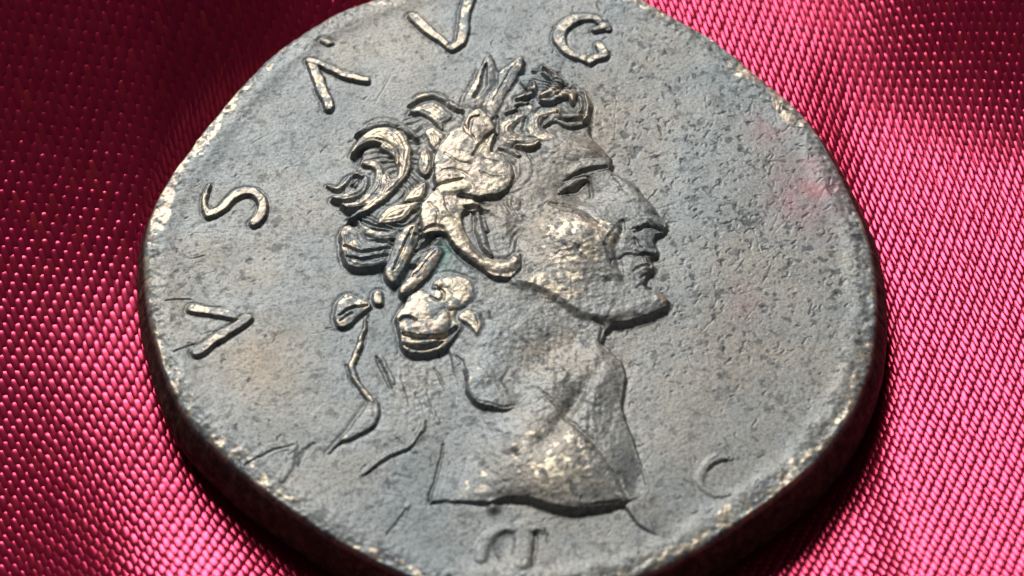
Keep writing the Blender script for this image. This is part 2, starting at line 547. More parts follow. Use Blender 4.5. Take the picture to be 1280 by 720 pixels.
lock(P("B", 440, 498, 500, 518, 560, 512, 602, 480), [5, 9, 9, 6], 0.15, wear=0.2, zref=0.35)
lock(P("B", 435, 440, 480, 470, 530, 470, 570, 455), [4, 7, 7, 4], 0.13, wear=0.2, zref=0.4)
lock(P("B", 205, 632, 270, 645, 330, 630), [5, 9, 6], 0.24, wear=0.35, zref=0.35)
lock(P("B", 148, 455, 200, 436), [5, 6], 0.12, wear=0.1, zref=0.35)
lock(P("B", 185, 425, 225, 400, 262, 395), [4, 7, 5], 0.12, wear=0.1, zref=0.35)
lock(P("B", 110, 650, 170, 665, 220, 700), [4, 7, 4], 0.12, wear=0.1, zref=0.35)
cut(P("B", 95, 480, 100, 560, 60, 660), [4, 7, 4], 0.16, 0.4)
# curls at the temple
slab(P("C", 1020, 40, 1075, 55, 1120, 95, 1138, 150, 1115, 200, 1080, 215, 1098, 160, 1085, 105, 1045, 70), 0.56, 0.13, wear=0.3)
slab(P("C", 1085, 25, 1140, 60, 1180, 120, 1182, 170, 1150, 215, 1100, 258, 1085, 250, 1130, 205, 1158, 155, 1140, 105, 1100, 60), 0.50, 0.12, wear=0.3)
slab(P("C", 1035, 285, 1065, 290, 1112, 320, 1100, 362, 1070, 345, 1045, 315), 0.50, 0.10, wear=0.5)
lock(P("C", 885, 385, 895, 470, 925, 560, 960, 615), [5, 10, 9, 5], 0.18, wear=0.15, zref=0.4)
lock(P("C", 920, 430, 935, 480), [5, 6], 0.10, wear=0.1, zref=0.4)

# ------------------------------------------------------------------ laurel wreath
wreath = piece("laurel_wreath", 0)
LEAF = "laurel_leaf"


def leaf(pts, h, dome=0.14, dw=0.3, wear=0.7, label=None):
    return slab(pts, h, dome, dw, 0.12, wear, LEAF, label, wreath)


leaf(P("A", 805, 402, 835, 330, 880, 240, 905, 180, 950, 112, 978, 180, 1003, 222, 985, 300, 960, 420, 900, 430, 860, 420), 0.50, wear=0.3)
cut(P("A", 928, 180, 925, 250, 905, 330, 870, 370), [3, 9, 11, 6], 0.30, 0.35)
leaf(P("A", 1005, 228, 1060, 185, 1142, 130, 1125, 215, 1060, 325, 1000, 430, 962, 480, 930, 430, 955, 350, 1000, 290), 0.60, wear=0.3)
cut(P("A", 1100, 180, 1040, 270, 980, 380), [2, 4, 3], 0.08)
mass = P("A", 830, 470, 890, 428, 955, 475, 988, 545, 965, 620, 950, 690, "C", 960, 38, 1030, 58, 1072, 105, 1082, 175, 1055, 235,
         1000, 272, 900, 285, 800, 268, 772, 290, 860, 305, 900, 335, 880, 358, 820, 362, 790, 395, 812, 480, 860, 560, 935, 622, 1048, 642,
         1098, 602, 1130, 605, 1132, 650, "E", 1115, 70, 1062, 112, 960, 92, "C", 900, 675, 840, 640, 780, 590, 735, 530, 695, 482, 620, 490, 585, 500,
         568, 420, 570, 345, 605, 290, 655, 235, 645, 160, 650, 80, 672, 10, "A", 690, 620, 745, 545, 800, 525)
leaf(mass, 0.82, 0.12, 0.3, wear=0.8)
cut(P("A", 990, 560, 935, 600, 890, 660, 860, 700), [7, 7, 6, 3], 0.14, 0.7)
cut(P("A", 812, 530, 830, 570, 870, 610), [4, 8, 4], 0.10, 0.7)
bump(608, 172, 9, 7, -0.10, 0, zref=0.55)
bump(575, 215, 10, 14, -0.05, 0, zref=0.55); bump(620, 240, 16, 12, 0.05, 0, zref=0.55); bump(560, 265, 12, 10, 0.05, 0, zref=0.55)
for _k, _w in enumerate([(700, 60, 780, 110, 850, 120), (690, 150, 760, 150, 830, 180), (860, 60, 930, 90, 1000, 110), (900, 160, 960, 190, 1030, 190), (610, 330, 660, 380, 660, 450), (700, 300, 720, 370, 760, 420)]):
    cut(P("C", *_w), [3, 5, 3], 0.06, 0.7)
leaf(P("C", 660, 242, 730, 222, 800, 215, 840, 235, 770, 262, 690, 272), 0.84, 0.05, 0.2, wear=0.8)
leaf(P("C", 700, 430, 760, 430, 800, 500, 850, 580, 930, 640, 1050, 655, 1105, 625, 1118, 650, 1065, 700, 960, 690, 850, 630, 760, 560, 715, 490), 0.88, 0.12, 0.25, wear=0.95)
cut(P("C", 640, 245, 720, 225, 800, 205), [3, 5, 3], 0.14)
cut(P("A", 840, 560, 860, 500, 900, 480), [4, 7, 3], 0.12)
cut(P("C", 590, 500, 640, 480, 690, 485), [6, 10, 6], 0.15, 0.4)
cut(P("C", 820, 375, 880, 378, 940, 385), [6, 13, 8], 0.25, 0.3)
leaf(P("C", 545, 448, 550, 520, 512, 600, 475, 680, "E", 440, 108, 412, 138, 380, 112, 366, 62, "C", 375, 672, 410, 565, 452, 488, 510, 446), 0.66, 0.20, wear=0.6)
cut(P("C", 520, 470, 480, 560, 440, 640, "E", 410, 80), [3, 5, 5, 3], 0.16)
leaf(P("C", 668, 568, 692, 600, 650, 690, "E", 650, 55, 600, 112, 515, 180, 452, 200, 468, 150, 505, 88, 560, 30, "C", 565, 655, 620, 592), 0.66, 0.20, wear=0.5)
cut(P("C", 650, 600, 590, 680, "E", 520, 110), [3, 4, 3], 0.10)
ridge(P("C", 540, 520, 545, 600, 600, 570, 650, 545), [8, 12, 12, 6], -0.16, zref=0.35)

# knot of hair at the nape
knot = slab(P("E", 618, 185, 640, 130, 695, 95, 765, 102, 842, 150, 852, 212, 800, 270, 765, 335, 800, 362, 765, 430, 700, 500, 620, 532,
              530, 532, 470, 502, 445, 425, 438, 350, 430, 330, 468, 270, 508, 208, 560, 178), 0.54, 0.20, 0.5, wear=0.5, name="hair_knot")
lock(P("E", 650, 165, 690, 135, 760, 140, 825, 178, 800, 230, 740, 275), [6, 14, 20, 22, 18, 10], 0.07, wear=0.6)
cut(P("E", 625, 215, 670, 245, 690, 200, 650, 160), [4, 6, 5, 3], 0.12)
lock(P("E", 480, 400, 545, 395, 620, 400, 680, 380, 700, 320), [8, 18, 20, 18, 10], 0.07, wear=0.6)
cut(P("E", 455, 345, 490, 335, 540, 350), [5, 7, 3], 0.20)
cut(P("E", 462, 422, 540, 442, 640, 450, 710, 440, 770, 385), [4, 7, 7, 7, 4], 0.28)
cut(P("E", 490, 490, 560, 512, 640, 500, 690, 470), [3, 5, 5, 3], 0.18)
lock(P("E", 475, 470, 560, 478, 650, 475), [5, 9, 6], 0.10, wear=0.6)
slab(P("E", 778, 340, 800, 305, 845, 292, 890, 305, 905, 350, 912, 385, 882, 432, 858, 400, 820, 362), 0.50, 0.14, wear=0.6)

# ------------------------------------------------------------------ ribbons of the wreath
rib = piece("ribbon", wreath)
fill(P("H", 383, 125, 402, 85, 432, 70, 498, 98, 503, 118, 470, 145, 428, 181, 396, 182, 384, 152), 0.34, edge=0.12, dome=0.12, pid=rib, wear=0.4)
cut(P("H", 400, 145, 440, 122, 492, 112), [3, 6, 4], 0.18, 0.3)
cut(P("H", 405, 165, 440, 140), [3, 5], 0.12, 0.3)
rib2 = piece("ribbon", wreath)
fill(P("H", 512, 75, 522, 55, 546, 60, 552, 95, 540, 108, 516, 102), 0.34, edge=0.11, dome=0.14, pid=rib2, wear=0.4)
rib3 = piece("ribbon", wreath)
ridge(P("H", 492, 165, 473, 230, 457, 278, 441, 320, 455, 368, 482, 408, 515, 440), [5, 7, 8, 8, 8, 8, 8], 0.22, pid=rib3, wear=0.35, power=3)
fill(P("H", 515, 428, 537, 450, 535, 502, 500, 545, 440, 578, 402, 586, 362, 622, 400, 575, 445, 530, 492, 458), 0.20, edge=0.13, dome=0.05, pid=rib3, wear=0.25)
cut(P("H", 500, 150, 490, 215, 475, 285), [3, 5, 3], 0.10, 0.0)
cut(P("H", 425, 320, 440, 375, 470, 415), [3, 4, 3], 0.08, 0.0)
rib4 = piece("ribbon", wreath)
ridge(P("H", 478, 698, 530, 662, 570, 630, 638, 605, 678, 555, 694, 512), [4, 8, 8, 9, 8, 5], 0.13, pid=rib4, wear=0.15)
cut(P("H", 490, 702, 535, 674, 578, 642, 645, 616, 686, 562), [3, 4, 4, 4, 3], 0.10, 0.0)
cut(P("H", 528, 290, 546, 340, 580, 400), [3, 6, 3], 0.16, 0.0)
ridge(P("H", 545, 290, 562, 338, 590, 385), [3, 5, 3], 0.06)
cut(P("H", 728, 335, 760, 392), [3, 4], 0.08, 0.0)
cut(P("G", 188, 255, 160, 380, 128, 500), [4, 5, 5], 0.12, 0.0)
cut(P("K", 805, 530, 780, 570, 752, 602), [3, 7, 3], 0.12, 0.0)
ridge(P("K", 812, 520, 765, 590), [6, 6], 0.05)
bump(616, 634, 6, 5, 0.25, 0, zref=0.1)
for k, (a, b, a2, b2) in enumerate([(610, 380, 640, 480), (650, 400, 700, 470), (590, 560, 660, 620), (560, 600, 600, 660), (690, 420, 740, 520), (600, 700, 650, 715)]):
    ridge(P("H", a, b, a2, b2), [5, 5], -0.035 if k % 2 else 0.04)
r_ = np.random.default_rng(5)
def region(px, py, rx, ry, z=0.3):
    c_ = unproj([px], [py], THICK + z)[0]
    return np.exp(-((XX - c_[0]) / (rx * PXMM)) ** 2 - ((YY - c_[1]) / (ry * PXMM / 0.8)) ** 2)


ST = vnoise(0.24, 71, 0.22, 1.5)
H += ((0.005 * ST + 0.009 * vnoise(0.07, 72)) * np.clip(region(715, 455, 60, 50) + region(520, 480, 45, 55, 0) + 0.8 * region(740, 540, 40, 60) + 0.8 * region(690, 330, 70, 60), 0, 1)).astype(np.float32)

# ------------------------------------------------------------------ letters
def letter(label, strokes, h, wear=0.3, flat=0.6, moat=True):
    i = piece("letter", 0, label)
    for pts, w in strokes:
        ridge(pts, np.array(w) * 1.22, h * 0.95, pid=i, wear=wear + 0.12, mode="max", flat=flat, moat=moat)
    return i


letter("letter A at the upper left of the legend", [(P("I", 84, 228, 115, 300, 155, 398), [9, 11, 11]), (P("I", 84, 228, 150, 250, 215, 280, 292, 296), [8, 9, 10, 8])], 0.26, 0.45)
letter("letter V at the top of the legend", [(P("I", 466, 55, 530, 110, 615, 180), [11, 11, 8]), (P("I", 615, 180, 650, 145, 662, 60, 682, -20), [8, 11, 11, 12])], 0.24, 0.25)
letter("letter G at the top right of the legend", [(P("I", 1198, 105, 1150, 66, 1090, 66, 1035, 95, 1018, 140, 1040, 185, 1085, 212, 1130, 225), [8, 9, 11, 13, 13, 10, 9, 9]),
                       (P("I", 1170, 168, 1185, 200, 1150, 215, 1135, 232), [10, 11, 9, 6]), (P("I", 1150, 110, 1195, 95), [6, 8])], 0.24, 0.25)
letter("letter S at the left of the legend", [(P("J", 262, 130, 246, 175, 252, 212, 262, 220, 300, 203, 332, 170, 368, 150, 408, 153, 432, 190, 426, 228, 402, 250), [4, 5, 8, 9, 8, 8, 10, 10, 10, 10, 8])], 0.27, 0.5)
letter("letter V at the left edge of the legend", [(P("J", 206, 524, 290, 538, 388, 556), [12, 11, 9]), (P("J", 388, 556, 300, 612, 222, 664), [9, 11, 12])], 0.26, 0.4)
letter("faint letter A at the lower left", [(P("K", 350, 410, 410, 370, 490, 350), [7, 9, 8]), (P("K", 490, 350, 475, 410, 455, 450), [8, 9, 6])], 0.08, -0.1, 0.2, False)
ridge(P("K", 355, 412, 415, 378, 490, 352), [3, 4, 3], -0.08)
ridge(P("K", 545, 348, 515, 375, 505, 410), [6, 10, 7], -0.08)
letter("worn letter R under the bust", [(P("N", 322, 240, 335, 195, 370, 145, 425, 122, 470, 128), [14, 14, 11, 9, 9]),
                                        (P("N", 495, 120, 497, 180, 488, 260), [17, 20, 18]), (P("N", 520, 128, 570, 132), [9, 7])], 0.12, -0.2, 0.2, False)
cut(P("N", 425, 165, 418, 200, 412, 232), [20, 27, 20], 0.12, 0.0)
cut(P("N", 543, 150, 538, 210, 532, 275), [6, 7, 4], 0.17, 0.0)
cut(P("N", 590, 150, 592, 185), [4, 4], 0.08, 0.0)
letter("worn letter C at the lower right", [(P("L", 188, 340, 148, 338, 112, 365, 92, 410, 105, 440, 140, 458, 180, 455), [5, 8, 10, 10, 8, 7, 5])], 0.08, -0.05, 0.2, False)
cut(P("L", 175, 352, 140, 362, 122, 385), [4, 7, 4], 0.12, 0.0)
cut(P("J", 120, 507, 160, 500, 200, 500), [2, 4, 3], 0.08, 0.0)
cut(P("J", 150, 672, 180, 660, 210, 648), [2, 4, 3], 0.08, 0.0)
fill(P("I", 122, 150, 145, 145, 172, 158, 150, 168), 0.16, edge=0.1, dome=0.05, wear=0.7)

# ------------------------------------------------------------------ the field: dish, swells, pits, scratches
hw = np.clip(H / 0.35, 0, 1)
fieldm = (1 - hw) * ss(DE / 1.5)
base = 0.04 * vnoise(3.0, 11) + 0.011 * vnoise(0.9, 12) + 0.0022 * vnoise(0.32, 13) + 0.0012 * vnoise(0.13, 14) + 0.0022 * vnoise(0.06, 15)
H += base.astype(np.float32)
H += (hw * 0.003 * vnoise(0.2, 21) + hw * 0.005 * vnoise(0.08, 22) + hw * 0.004 * vnoise(0.05, 23)).astype(np.float32)
# pits: denser in front of the face and under the letter S
n2 = ss((vnoise(0.10, 31) - 1.25) / 0.9)
n3 = ss((vnoise(0.17, 32) - 1.6) / 0.7)
dens = np.full_like(H, 0.5)


def dspot(px, py, rx, ry, a):
    c_ = unproj([px], [py], THICK)[0]
    dens[:] = dens + a * np.exp(-((XX - c_[0]) / (rx * PXMM)) ** 2 - ((YY - c_[1]) / (ry * PXMM / 0.8)) ** 2)


dspot(850, 150, 160, 120, 0.8); dspot(950, 330, 160, 140, 0.55); dspot(270, 320, 90, 60, 0.45); dspot(700, 330, 70, 60, 0.6)
dspot(680, 430, 60, 50, 0.4); dspot(1000, 200, 80, 110, 0.5); dspot(640, 590, 70, 40, 0.4)
H -= ((0.008 * n2 + 0.014 * n3) * np.clip(dens, 0, 1.3)).astype(np.float32)
PIT = np.zeros_like(H)
pb = vnoise(0.06, 33)
PIT = (np.clip(np.maximum(ss((vnoise(0.09, 31) + 0.35 * pb - 1.55) / 0.4), ss((vnoise(0.16, 32) + 0.5 * pb - 1.9) / 0.4)), 0, 1) * np.clip(dens * 1.1, 0, 1)).astype(np.float32)
PIT += (0.8 * ss((vnoise(0.26, 35) + 0.6 * pb - 2.45) / 0.5) * np.clip(dens * 1.5, 0, 1)).astype(np.float32)
for k in range(900):                                        # bigger torn pits
    if k < 620:
        x, y = r_.normal(905, 110), r_.normal(250, 130)
    else:
        x, y = r_.uniform(200, 1090), r_.uniform(10, 700)
    cc = unproj([x], [y], THICK)[0]
    j, i = int((cc[1] + HALF) / RES), int((cc[0] + HALF) / RES)
    if not (0 < j < NR - 1 and 0 < i < NR - 1) or DE[j, i] < 0.8:
        continue
    if hw[j, i] > 0.3 and r_.uniform() < 0.75:
        continue
    a = math.radians(r_.normal(-50, 35)); L = r_.gamma(2.0, 2.0) + 1
    mx, my = x + L * 0.5 * math.cos(a) + r_.normal(0, 1), y + L * 0.5 * math.sin(a) + r_.normal(0, 1)
    ridge([(x, y), (mx, my), (x + L * math.cos(a), y + L * math.sin(a))], [1.6, r_.uniform(2.2, 4.2), 1.6], -r_.uniform(0.015, 0.05), n=2, pit=r_.uniform(0.3, 1.0))
for k in range(70):                                         # hairline scratches
    x, y = r_.uniform(200, 1080), r_.uniform(10, 700)
    a = r_.uniform(0, PI); L = r_.uniform(12, 60)
    ridge([(x, y), (x + L * math.cos(a), y + L * math.sin(a))], [1.4, 1.2], -0.02, n=2)
# shoulder of the edge
roll = 0.30 + 0.12 * vnoise(1.6, 41)
roll = np.clip(roll, 0.15, 0.7)
q_ = np.clip(DE / roll, 0, 1)
DROP = (0.28 * (1 - np.sqrt(np.clip(1 - (1 - q_) ** 2, 0, 1)))).astype(np.float32)
lip = 0.07 * np.exp(-((DE - 0.9) / 0.55) ** 2)
edge_rough = np.exp(-(DE / 0.9) ** 2) * (0.016 * vnoise(0.08, 42) + 0.022 * vnoise(0.2, 43) + 0.03 * vnoise(0.7, 44))
H += (lip + edge_rough).astype(np.float32) - DROP

# ------------------------------------------------------------------ wear of the patina (a mask of its own)
hp = (H + DROP) - fft_blur(H + DROP, 0.35)
wearspot(722, 305, 60, 42, 0.55); wearspot(700, 350, 45, 30, 0.45); wearspot(690, 575, 55, 42, 0.62)
wearspot(600, 600, 50, 30, 0.3); wearspot(600, 470, 18, 22, 0.5); wearspot(740, 190, 24, 12, 0.35); wearspot(825, 372, 18, 10, 0.4)
wearspot(560, 620, 30, 12, 0.25); wearspot(640, 470, 40, 30, 0.2)
WEAR = np.maximum(WEAR, ss((0.85 + 0.25 * vnoise(0.8, 45) - DE) / 0.6) * 0.55)
spk = 0.55 * vnoise(0.07, 51) + 0.5 * vnoise(0.14, 52) + 0.35 * vnoise(0.5, 53)
Wm = WEAR * 1.08 + 0.62 * spk * np.clip(WEAR * 2, 0, 1) + np.clip(hp, -0.15, 0.15) * 2.2 - 0.30
WEARF = np.clip(Wm * 1.5, 0, 1).astype(np.float32)
WEARF *= np.clip(WEAR * 3, 0, 1)


def sample(A, x, y):
    fx = np.clip((x + HALF) / RES - 0.5, 0, NR - 1.001)
    fy = np.clip((y + HALF) / RES - 0.5, 0, NR - 1.001)
    i = fx.astype(int); j = fy.astype(int)
    u = fx - i; v = fy - j
    return (A[j, i] * (1 - u) * (1 - v) + A[j, i + 1] * u * (1 - v) + A[j + 1, i] * (1 - u) * v + A[j + 1, i + 1] * u * v)


# ------------------------------------------------------------------ materials
def nodes_of(m):
    m.use_nodes = True
    nt = m.node_tree
    return nt, nt.nodes, nt.links, nt.nodes["Principled BSDF"]


def noise(N, L, vec, scale, detail=4, rough=0.6, dist=0.0):
    n = N.new("ShaderNodeTexNoise")
    n.inputs["Scale"].default_value = scale
    n.inputs["Detail"].default_value = detail
    n.inputs["Roughness"].default_value = rough
    n.inputs["Distortion"].default_value = dist
    L.new(vec, n.inputs["Vector"])
    return n.outputs["Fac"]


def ramp(N, L, fac, stops):
    r = N.new("ShaderNodeValToRGB")
    e = r.color_ramp.elements
    e[0].position, e[0].color = stops[0][0], (*stops[0][1], 1)
    e[1].position, e[1].color = stops[-1][0], (*stops[-1][1], 1)
    for p, c in stops[1:-1]:
        x = e.new(p); x.color = (*c, 1)
    L.new(fac, r.inputs[0])
    return r.outputs[0]


def mix(N, L, fac, a, b, kind="MIX"):
    m = N.new("ShaderNodeMix")
    m.data_type = "RGBA"
    m.blend_type = kind
    for sock, v in ((m.inputs[0], fac), (m.inputs[6], a), (m.inputs[7], b)):
        if isinstance(v, (int, float)):
            sock.default_value = v
        elif isinstance(v, tuple):
            sock.default_value = (*v, 1)
        else:
            L.new(v, sock)
    return m.outputs[2]


def math_(N, L, op, a, b=0.0, clamp=False):
    m = N.new("ShaderNodeMath")
    m.operation = op
    m.use_clamp = clamp
    for s, v in ((m.inputs[0], a), (m.inputs[1], b)):
        if isinstance(v, (int, float)):
            s.default_value = v
        else:
            L.new(v, s)
    return m.outputs[0]


def attr(N, name):
    a = N.new("ShaderNodeAttribute")
    a.attribute_name = name
    return a.outputs["Fac"]


mat = bpy.data.materials.new("patinated_bronze")
nt, N, L, B = nodes_of(mat)
tc = N.new("ShaderNodeTexCoord")
vec = tc.outputs["Object"]
big = noise(N, L, vec, 160, 3, 0.6)
mid = noise(N, L, vec, 700, 4, 0.65, 0.4)
fine = noise(N, L, vec, 7500, 3, 0.7)
pat = ramp(N, L, big, [(0.36, (0.27, 0.30, 0.308)), (0.5, (0.33, 0.343, 0.335)), (0.64, (0.37, 0.355, 0.32))])
pat2 = ramp(N, L, mid, [(0.33, (0.58, 0.61, 0.63)), (0.45, (0.85, 0.86, 0.87)), (0.68, (1.0, 0.99, 0.97))])
col = mix(N, L, 0.75, pat, pat2, "MULTIPLY")
fr = ramp(N, L, fine, [(0.36, (0.42, 0.42, 0.42)), (0.5, (1, 1, 1))])
col = mix(N, L, 0.8, col, fr, "MULTIPLY")
col = mix(N, L, attr(N, "warmth"), col, (1.12, 0.93, 0.76), "MULTIPLY")
spk_n = noise(N, L, vec, 1500, 3, 0.6, 0.6)
spk_r = ramp(N, L, spk_n, [(0.34, (0.45, 0.45, 0.46)), (0.42, (1, 1, 1))])
col = mix(N, L, 0.85, col, spk_r, "MULTIPLY")
col = mix(N, L, math_(N, L, "MULTIPLY", attr(N, "pit"), 0.85, True), col, (0.075, 0.085, 0.088))
col = mix(N, L, attr(N, "pink_patch"), col, (0.36, 0.18, 0.20))  # blends the patina towards pink in the patches
col = mix(N, L, attr(N, "verdigris"), col, (0.05, 0.16, 0.13))
wr = math_(N, L, "ADD", attr(N, "wear"), math_(N, L, "MULTIPLY", math_(N, L, "SUBTRACT", fine, 0.5), 1.7))
wr = math_(N, L, "MULTIPLY", math_(N, L, "SUBTRACT", wr, 0.28), 2.4, True)
wf = math_(N, L, "MULTIPLY", wr, math_(N, L, "MULTIPLY", attr(N, "wear"), 3.0, True))
wcol = ramp(N, L, mid, [(0.38, (0.30, 0.25, 0.21)), (0.62, (0.66, 0.58, 0.44))])
col = mix(N, L, wf, col, wcol)
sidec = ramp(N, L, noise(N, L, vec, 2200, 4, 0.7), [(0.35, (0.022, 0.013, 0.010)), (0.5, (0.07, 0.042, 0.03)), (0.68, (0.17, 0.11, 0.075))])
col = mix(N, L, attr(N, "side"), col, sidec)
L.new(col, B.inputs["Base Color"])
L.new(math_(N, L, "ADD", math_(N, L, "MULTIPLY", wf, 0.28), 0.34), B.inputs["Metallic"])
rg = math_(N, L, "SUBTRACT", math_(N, L, "ADD", 0.51, math_(N, L, "MULTIPLY", math_(N, L, "SUBTRACT", mid, 0.5), 0.35)), math_(N, L, "MULTIPLY", wf, 0.03))
L.new(rg, B.inputs["Roughness"])
bp = N.new("ShaderNodeBump")
bp.inputs["Strength"].default_value = 1.0
bp.inputs["Distance"].default_value = 0.000016
hgt = math_(N, L, "ADD", math_(N, L, "MULTIPLY", fine, 1.0), math_(N, L, "MULTIPLY", mid, 0.4))
L.new(hgt, bp.inputs["Height"])
L.new(bp.outputs[0], B.inputs["Normal"])
MBRONZE = mat

# ------------------------------------------------------------------ coin mesh
NG = 880
g1 = np.linspace(-1, 1, NG)
U, V = np.meshgrid(g1, g1)
k_ = 0.5
dx_ = U * np.sqrt(1 - V ** 2 * 0.5)
dy_ = V * np.sqrt(1 - U ** 2 * 0.5)
rad = np.hypot(dx_, dy_)
ang = np.arctan2(dy_, dx_)
ER = np.interp(ang, tt, er)
gx = cen[0] + rad * ER * np.cos(ang)
gy = cen[1] + rad * ER * np.sin(ang)
gz = THICK + sample(H, gx, gy)
# rings of the side, following the boundary loop of the grid
idx = np.arange(NG * NG).reshape(NG, NG)
loop = np.concatenate([idx[0, :-1], idx[:-1, -1], idx[-1, :0:-1], idx[:0:-1, 0]])
lx, ly, lz = gx.ravel()[loop], gy.ravel()[loop], gz.ravel()[loop]
la = np.arctan2(ly - cen[1], lx - cen[0])
lr = np.hypot(lx - cen[0], ly - cen[1])
nl = len(loop)
rings = []
NS = 34
kk = np.random.default_rng(9)
ph = kk.uniform(0, 6.28, 40)
for s in range(1, NS + 1):
    t = s / NS
    amp = 0.42 + 0.22 * np.maximum(np.cos(la), 0)
    bul = amp * (math.sin(min(1, t * 1.25) * PI * 0.62) if t < 0.8 else math.sin(PI * 0.62) * (1 - ((t - 0.8) / 0.2) ** 2 * 1.6))
    tw = bul + 0.10 * np.sin(2 * la + 0.7) * math.sin(t * PI)
    rough = sum(0.022 / (1 + 0.05 * f) * np.sin(f * la * 1.0 + ph[i] + 3 * t * math.sin(f)) for i, f in enumerate((7, 19, 43, 88, 131, 210, 320, 455)))
    rough = rough * math.sin(min(1, t * 3) * PI / 2)
    zz = lz * (1 - t) + 0.0 * t
    jit = kk.normal(0, 0.006, nl)
    rr = lr + tw + rough + jit
    rings.append(np.stack([cen[0] + rr * np.cos(la), cen[1] + rr * np.sin(la), zz], 1))
bot = rings[-1].copy()
bot[:, :2] = cen + (bot[:, :2] - cen) * 0.9
bot[:, 2] = -0.02
rings.append(bot)
VX = np.vstack([np.stack([gx.ravel(), gy.ravel(), gz.ravel()], 1)] + rings + [np.array([[cen[0], cen[1], -0.02]])])
top = np.stack([idx[:-1, :-1], idx[:-1, 1:], idx[1:, 1:], idx[1:, :-1]], -1).reshape(-1, 4)
sides = []
prev = loop
for s in range(NS + 1):
    cur = NG * NG + s * nl + np.arange(nl)
    sides.append(np.stack([prev, cur, np.roll(cur, -1), np.roll(prev, -1)], 1))
    prev = cur
sides = np.vstack(sides)
cv = len(VX) - 1
tri = np.stack([np.full(nl, cv), np.roll(prev, -1), prev], 1)

# vertex normals over the whole surface
allq = np.vstack([top, sides])
e1 = VX[allq[:, 2]] - VX[allq[:, 0]]
e2 = VX[allq[:, 3]] - VX[allq[:, 1]]
fn = np.cross(e1, e2)
VN = np.zeros_like(VX)
for k in range(4):
    for c3 in range(3):
        VN[:, c3] += np.bincount(allq[:, k], fn[:, c3], len(VX))
VN[cv] = (0, 0, -1)
VN /= np.linalg.norm(VN, axis=1, keepdims=True) + 1e-12

# attributes
X_, Y_ = VX[:, 0], VX[:, 1]
nT = NG * NG
a_wear = np.zeros(len(VX), np.float32)
a_wear[:nT] = sample(WEARF, gx.ravel(), gy.ravel())
a_pit = np.zeros(len(VX), np.float32)
a_pit[:nT] = sample(PIT, gx.ravel(), gy.ravel())
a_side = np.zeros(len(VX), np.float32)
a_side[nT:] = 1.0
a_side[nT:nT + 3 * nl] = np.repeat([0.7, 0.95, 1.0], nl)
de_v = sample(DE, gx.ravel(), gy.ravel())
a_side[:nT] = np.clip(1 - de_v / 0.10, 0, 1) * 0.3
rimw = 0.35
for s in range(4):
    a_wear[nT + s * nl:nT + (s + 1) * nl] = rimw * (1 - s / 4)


def spotv(px, py, rx, ry, a):
    c_ = unproj([px], [py], THICK)[0]
    return a * np.exp(-((X_ - c_[0]) / (rx * PXMM)) ** 2 - ((Y_ - c_[1]) / (ry * PXMM / 0.8)) ** 2)


a_warm = np.clip(spotv(335, 460, 60, 55, 0.9) + spotv(705, 320, 75, 60, 0.75) + spotv(680, 590, 75, 45, 0.7) + spotv(750, 165, 60, 60, 0.6) + spotv(560, 230, 90, 90, 0.4) + spotv(690, 450, 60, 40, 0.4) + spotv(960, 430, 70, 60, 0.35), 0, 1)
pink_n = np.zeros(len(VX)); pink_n[:nT] = sample(vnoise(0.35, 61), gx.ravel(), gy.ravel())
a_pink = np.clip((spotv(1012, 245, 45, 40, 1.0) + spotv(965, 160, 25, 25, 0.5) + spotv(930, 380, 20, 22, 0.4)) * (0.75 + 0.35 * pink_n), 0, 1) * 0.85  # soft pink patches on the coin's right half, mottled by noise
a_ver = np.clip(spotv(556, 322, 10, 22, 1.0) + spotv(498, 285, 6, 5, 0.9) + spotv(662, 165, 5, 10, 0.8), 0, 1)
a_ver[:nT] *= np.clip(0.6 - (gz.ravel() - THICK), 0, 0.5) * 2

# which piece each face belongs to
fx = (gx[:-1, :-1] + gx[1:, 1:]) * 0.5
fy = (gy[:-1, :-1] + gy[1:, 1:]) * 0.5
fi = np.clip(((fx + HALF) / RES).astype(int), 0, NR - 1)
fj = np.clip(((fy + HALF) / RES).astype(int), 0, NR - 1)
fid = ID[fj, fi].ravel()


def build(name, faces, parent, smooth=True):
    faces4 = faces[0]
    faces3 = faces[1] if len(faces) > 1 else np.zeros((0, 3), int)
    used = np.unique(np.concatenate([faces4.ravel(), faces3.ravel()]))
    remap = np.zeros(len(VX), np.int64)
    remap[used] = np.arange(len(used))
    me = bpy.data.meshes.new(name)
    nv, n4, n3 = len(used), len(faces4), len(faces3)
    me.vertices.add(nv)
    me.vertices.foreach_set("co", (VX[used] * MM).astype(np.float32).ravel())
    me.loops.add(n4 * 4 + n3 * 3)
    me.loops.foreach_set("vertex_index", np.concatenate([remap[faces4].ravel(), remap[faces3].ravel()]).astype(np.int32))
    me.polygons.add(n4 + n3)
    me.polygons.foreach_set("loop_start", np.concatenate([np.arange(n4) * 4, n4 * 4 + np.arange(n3) * 3]).astype(np.int32))
    me.update(calc_edges=True)
    me.shade_smooth()
    for an, arr in (("wear", a_wear), ("side", a_side), ("pit", a_pit), ("warmth", a_warm), ("pink_patch", a_pink), ("verdigris", a_ver)):
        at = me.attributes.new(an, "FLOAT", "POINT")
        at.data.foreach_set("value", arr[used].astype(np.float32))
    me.normals_split_custom_set_from_vertices(VN[used])
    me.materials.append(MBRONZE)
    ob = bpy.data.objects.new(name, me)
    scene.collection.objects.link(ob)
    ob.parent = parent
    return ob


